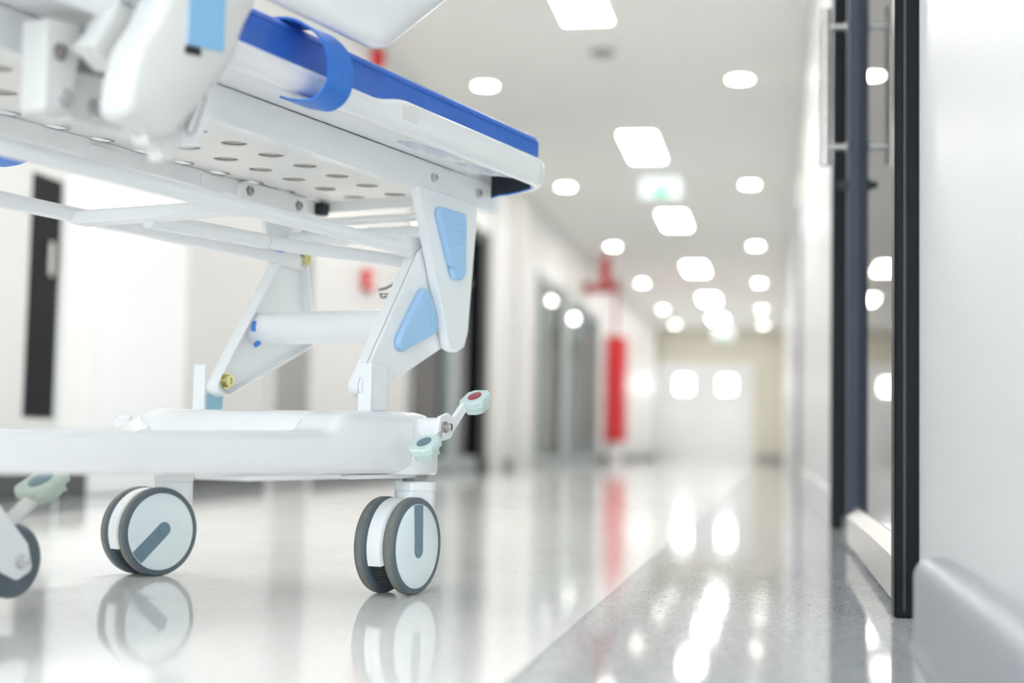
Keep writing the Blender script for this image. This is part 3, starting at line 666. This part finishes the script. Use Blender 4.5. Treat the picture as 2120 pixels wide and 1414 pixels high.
# restraint strap looped over the edge
def strap_loop(name, path, hw, m, th=.0016):
    """path: (u, v, w) centre line; the band is 2*hw wide along the stretcher"""
    P = [Vector(p) for p in path]; S = []
    for i in range(len(P) - 1):
        p0 = P[max(i - 1, 0)]; p1 = P[i]; p2 = P[i + 1]; p3 = P[min(i + 2, len(P) - 1)]
        for k in range(6):
            t = k / 6; S.append(.5 * ((2 * p1) + (p2 - p0) * t + (2 * p0 - 5 * p1 + 4 * p2 - p3) * t * t + (3 * p1 - p0 - 3 * p2 + p3) * t ** 3))
    S.append(P[-1]); rings = []
    for i, p in enumerate(S):
        t = (S[min(i + 1, len(S) - 1)] - S[max(i - 1, 0)]).normalized()
        a = (Vector((1, 0, 0)) - t * t.x).normalized(); nrm = t.cross(a).normalized()
        q = [p - a * hw - nrm * th, p + a * hw - nrm * th, p + a * hw + nrm * th, p - a * hw + nrm * th]
        rings.append([B(*x) for x in q])
    bm = bmesh.new(); loft(bm, rings); return link(name, bm, m, ST, smooth=60)
strap_loop('restraint_strap', [(-.372, .18, .8030), (-.370, .245, .8032), (-.365, .279, .8022), (-.358, .299, .795), (-.351, .316, .783), (-.344, .329, .764), (-.339, .333, .738), (-.339, .327, .710), (-.345, .308, .693), (-.353, .282, .6935), (-.357, .262, .6995)], .029, 'strap')
strap_loop('restraint_strap', [(-.372, -.18, .803), (-.372, -.265, .8035), (-.370, -.31, .79), (-.37, -.325, .74), (-.37, -.32, .68), (-.37, -.30, .653), (-.37, -.265, .650), (-.37, -.235, .655), (-.37, -.215, .668)], .029, 'strap')
# --- side rail and its folding arm
SR = bpy.data.objects.new('side_rail', None); COL.objects.link(SR); SR.parent = ST
ctr = roundpoly([(-1.05, .829), (-.258, .829), (-.062, .968), (-.062, 1.12), (-1.05, 1.12)], [.05, .045, .09, .07, .07], 10)
rings = []; n = len(ctr)
for i in range(n):
    p = Vector(ctr[i]); t = (Vector(ctr[(i + 1) % n]) - Vector(ctr[i - 1])).normalized(); nn = Vector((-t.y, t.x))
    ring = []
    for k in range(20):
        a = 2 * PI * k / 20; ca, sa_ = math.cos(a), math.sin(a)
        x = math.copysign(abs(ca) ** .7, ca) * .0405; y = math.copysign(abs(sa_) ** .7, sa_) * .017
        q = p + nn * x; ring.append(B(q.x, .335 + y, q.y))
    rings.append(ring)
bm = bmesh.new(); loft(bm, rings + [rings[0]], cap=False); bmesh.ops.remove_doubles(bm, verts=bm.verts, dist=1e-5); link('rail_frame', bm, 'plastic', SR, smooth=60)
bm = bmesh.new(); plate(bm, roundpoly([(-1.03, .85), (-.36, .85), (-.30, .90), (-.46, 1.11), (-1.03, 1.11)], .03), .325, .345); link('infill_panel', bm, 'plastic', SR, bevel=.006)
AR = bpy.data.objects.new('rail_hinge_arm', None); COL.objects.link(AR); AR.parent = ST
po = roundpoly([(-.716, .86), (-.724, .735), (-.742, .693), (-.768, .655), (-.780, .612), (-.783, .578), (-.706, .570), (-.683, .588), (-.622, .648), (-.594, .688), (-.575, .735), (-.552, .775), (-.552, .86)], [.01, .05, .05, .05, .03, .012, .02, .02, .05, .03, .04, .04, .01], 6)
bm = bmesh.new()
c = Vector((-.67, .72))
def inset(pts, d): return [tuple(Vector(p) + (c - Vector(p)).normalized() * d) for p in pts]
loft(bm, [[B(u, v, w_) for u, w_ in inset(po, d)] for v, d in ((.318, .004), (.322, 0), (.342, 0), (.352, .004), (.358, .011), (.360, .02))]); link('arm_shell', bm, 'railplastic', AR, smooth=50)
bm = bmesh.new(); plate(bm, [(-.690, .80), (-.690, .679), (-.626, .687), (-.626, .80)], .3602, .3615); link('label', bm, 'label', AR)
bm = bmesh.new(); plate(bm, roundpoly([(-.694, .668), (-.666, .672), (-.668, .681), (-.694, .678)], .002), .3603, .3618); link('latch_mark', bm, 'dark', AR)
bm = bmesh.new(); plate(bm, roundpoly([(-.727, .582), (-.727, .559), (-.703, .557), (-.701, .545), (-.682, .548), (-.660, .584)], .008), .318, .338); link('hinge_tab', bm, 'railplastic', AR, bevel=.002)
bm = bmesh.new(); plate(bm, roundpoly([(-.610, .665), (-.600, .650), (-.602, .615), (-.632, .575), (-.660, .572), (-.655, .592), (-.640, .612)], .008), .300, .330); link('hinge_plate', bm, 'white', AR, bevel=.002)
bm = bmesh.new(); tube(bm, [B(-.622, .333, .655), B(-.640, .333, .612), B(-.650, .333, .588)], .007, 14); link('hinge_pin', bm, 'chrome', AR)
RB = bpy.data.objects.new('rail_pivot_bracket', None); COL.objects.link(RB); RB.parent = ST
bm = bmesh.new(); plate(bm, roundpoly([(-.797, .694), (-.745, .700), (-.743, .672), (-.752, .618), (-.768, .592), (-.794, .590)], .006), .215, .252); link('bracket_plate', bm, 'railplastic', RB, bevel=.002)
bolt(-.776, .252, .660, RB, 'steel', .008, 1); bolt(-.764, .252, .610, RB, 'chrome', .009, 1)
bm = bmesh.new(); plate(bm, roundpoly([(-.745, .648), (-.672, .655), (-.655, .618), (-.655, .596), (-.742, .592)], .008), .205, .240); link('bracket_plate', bm, 'railplastic', RB, bevel=.002)
bolt(-.706, .240, .612, RB, 'chrome', .009, 1)
bm = bmesh.new(); plate(bm, roundpoly([(-.715, .69), (-.655, .71), (-.648, .64), (-.675, .60), (-.715, .61)], .006), .170, .204); link('gap_shade_plate', bm, 'grille', RB, bevel=.002)  # grey plate set in the gap, standing in for its shadow
bm = bmesh.new()
arm = [(-.665, .800), (-.702, .742), (-.742, .668), (-.757, .652)]
loft(bm, [[B(u + dx, v, w_ + dw) for dx, v, dw in ((-.021, .270, .010), (.018, .270, -.008), (.021, .285, -.010), (.018, .300, -.008), (-.021, .300, .010), (-.024, .285, .012))] for u, w_ in arm]); link('swing_arm', bm, 'railplastic', RB, bevel=.003)
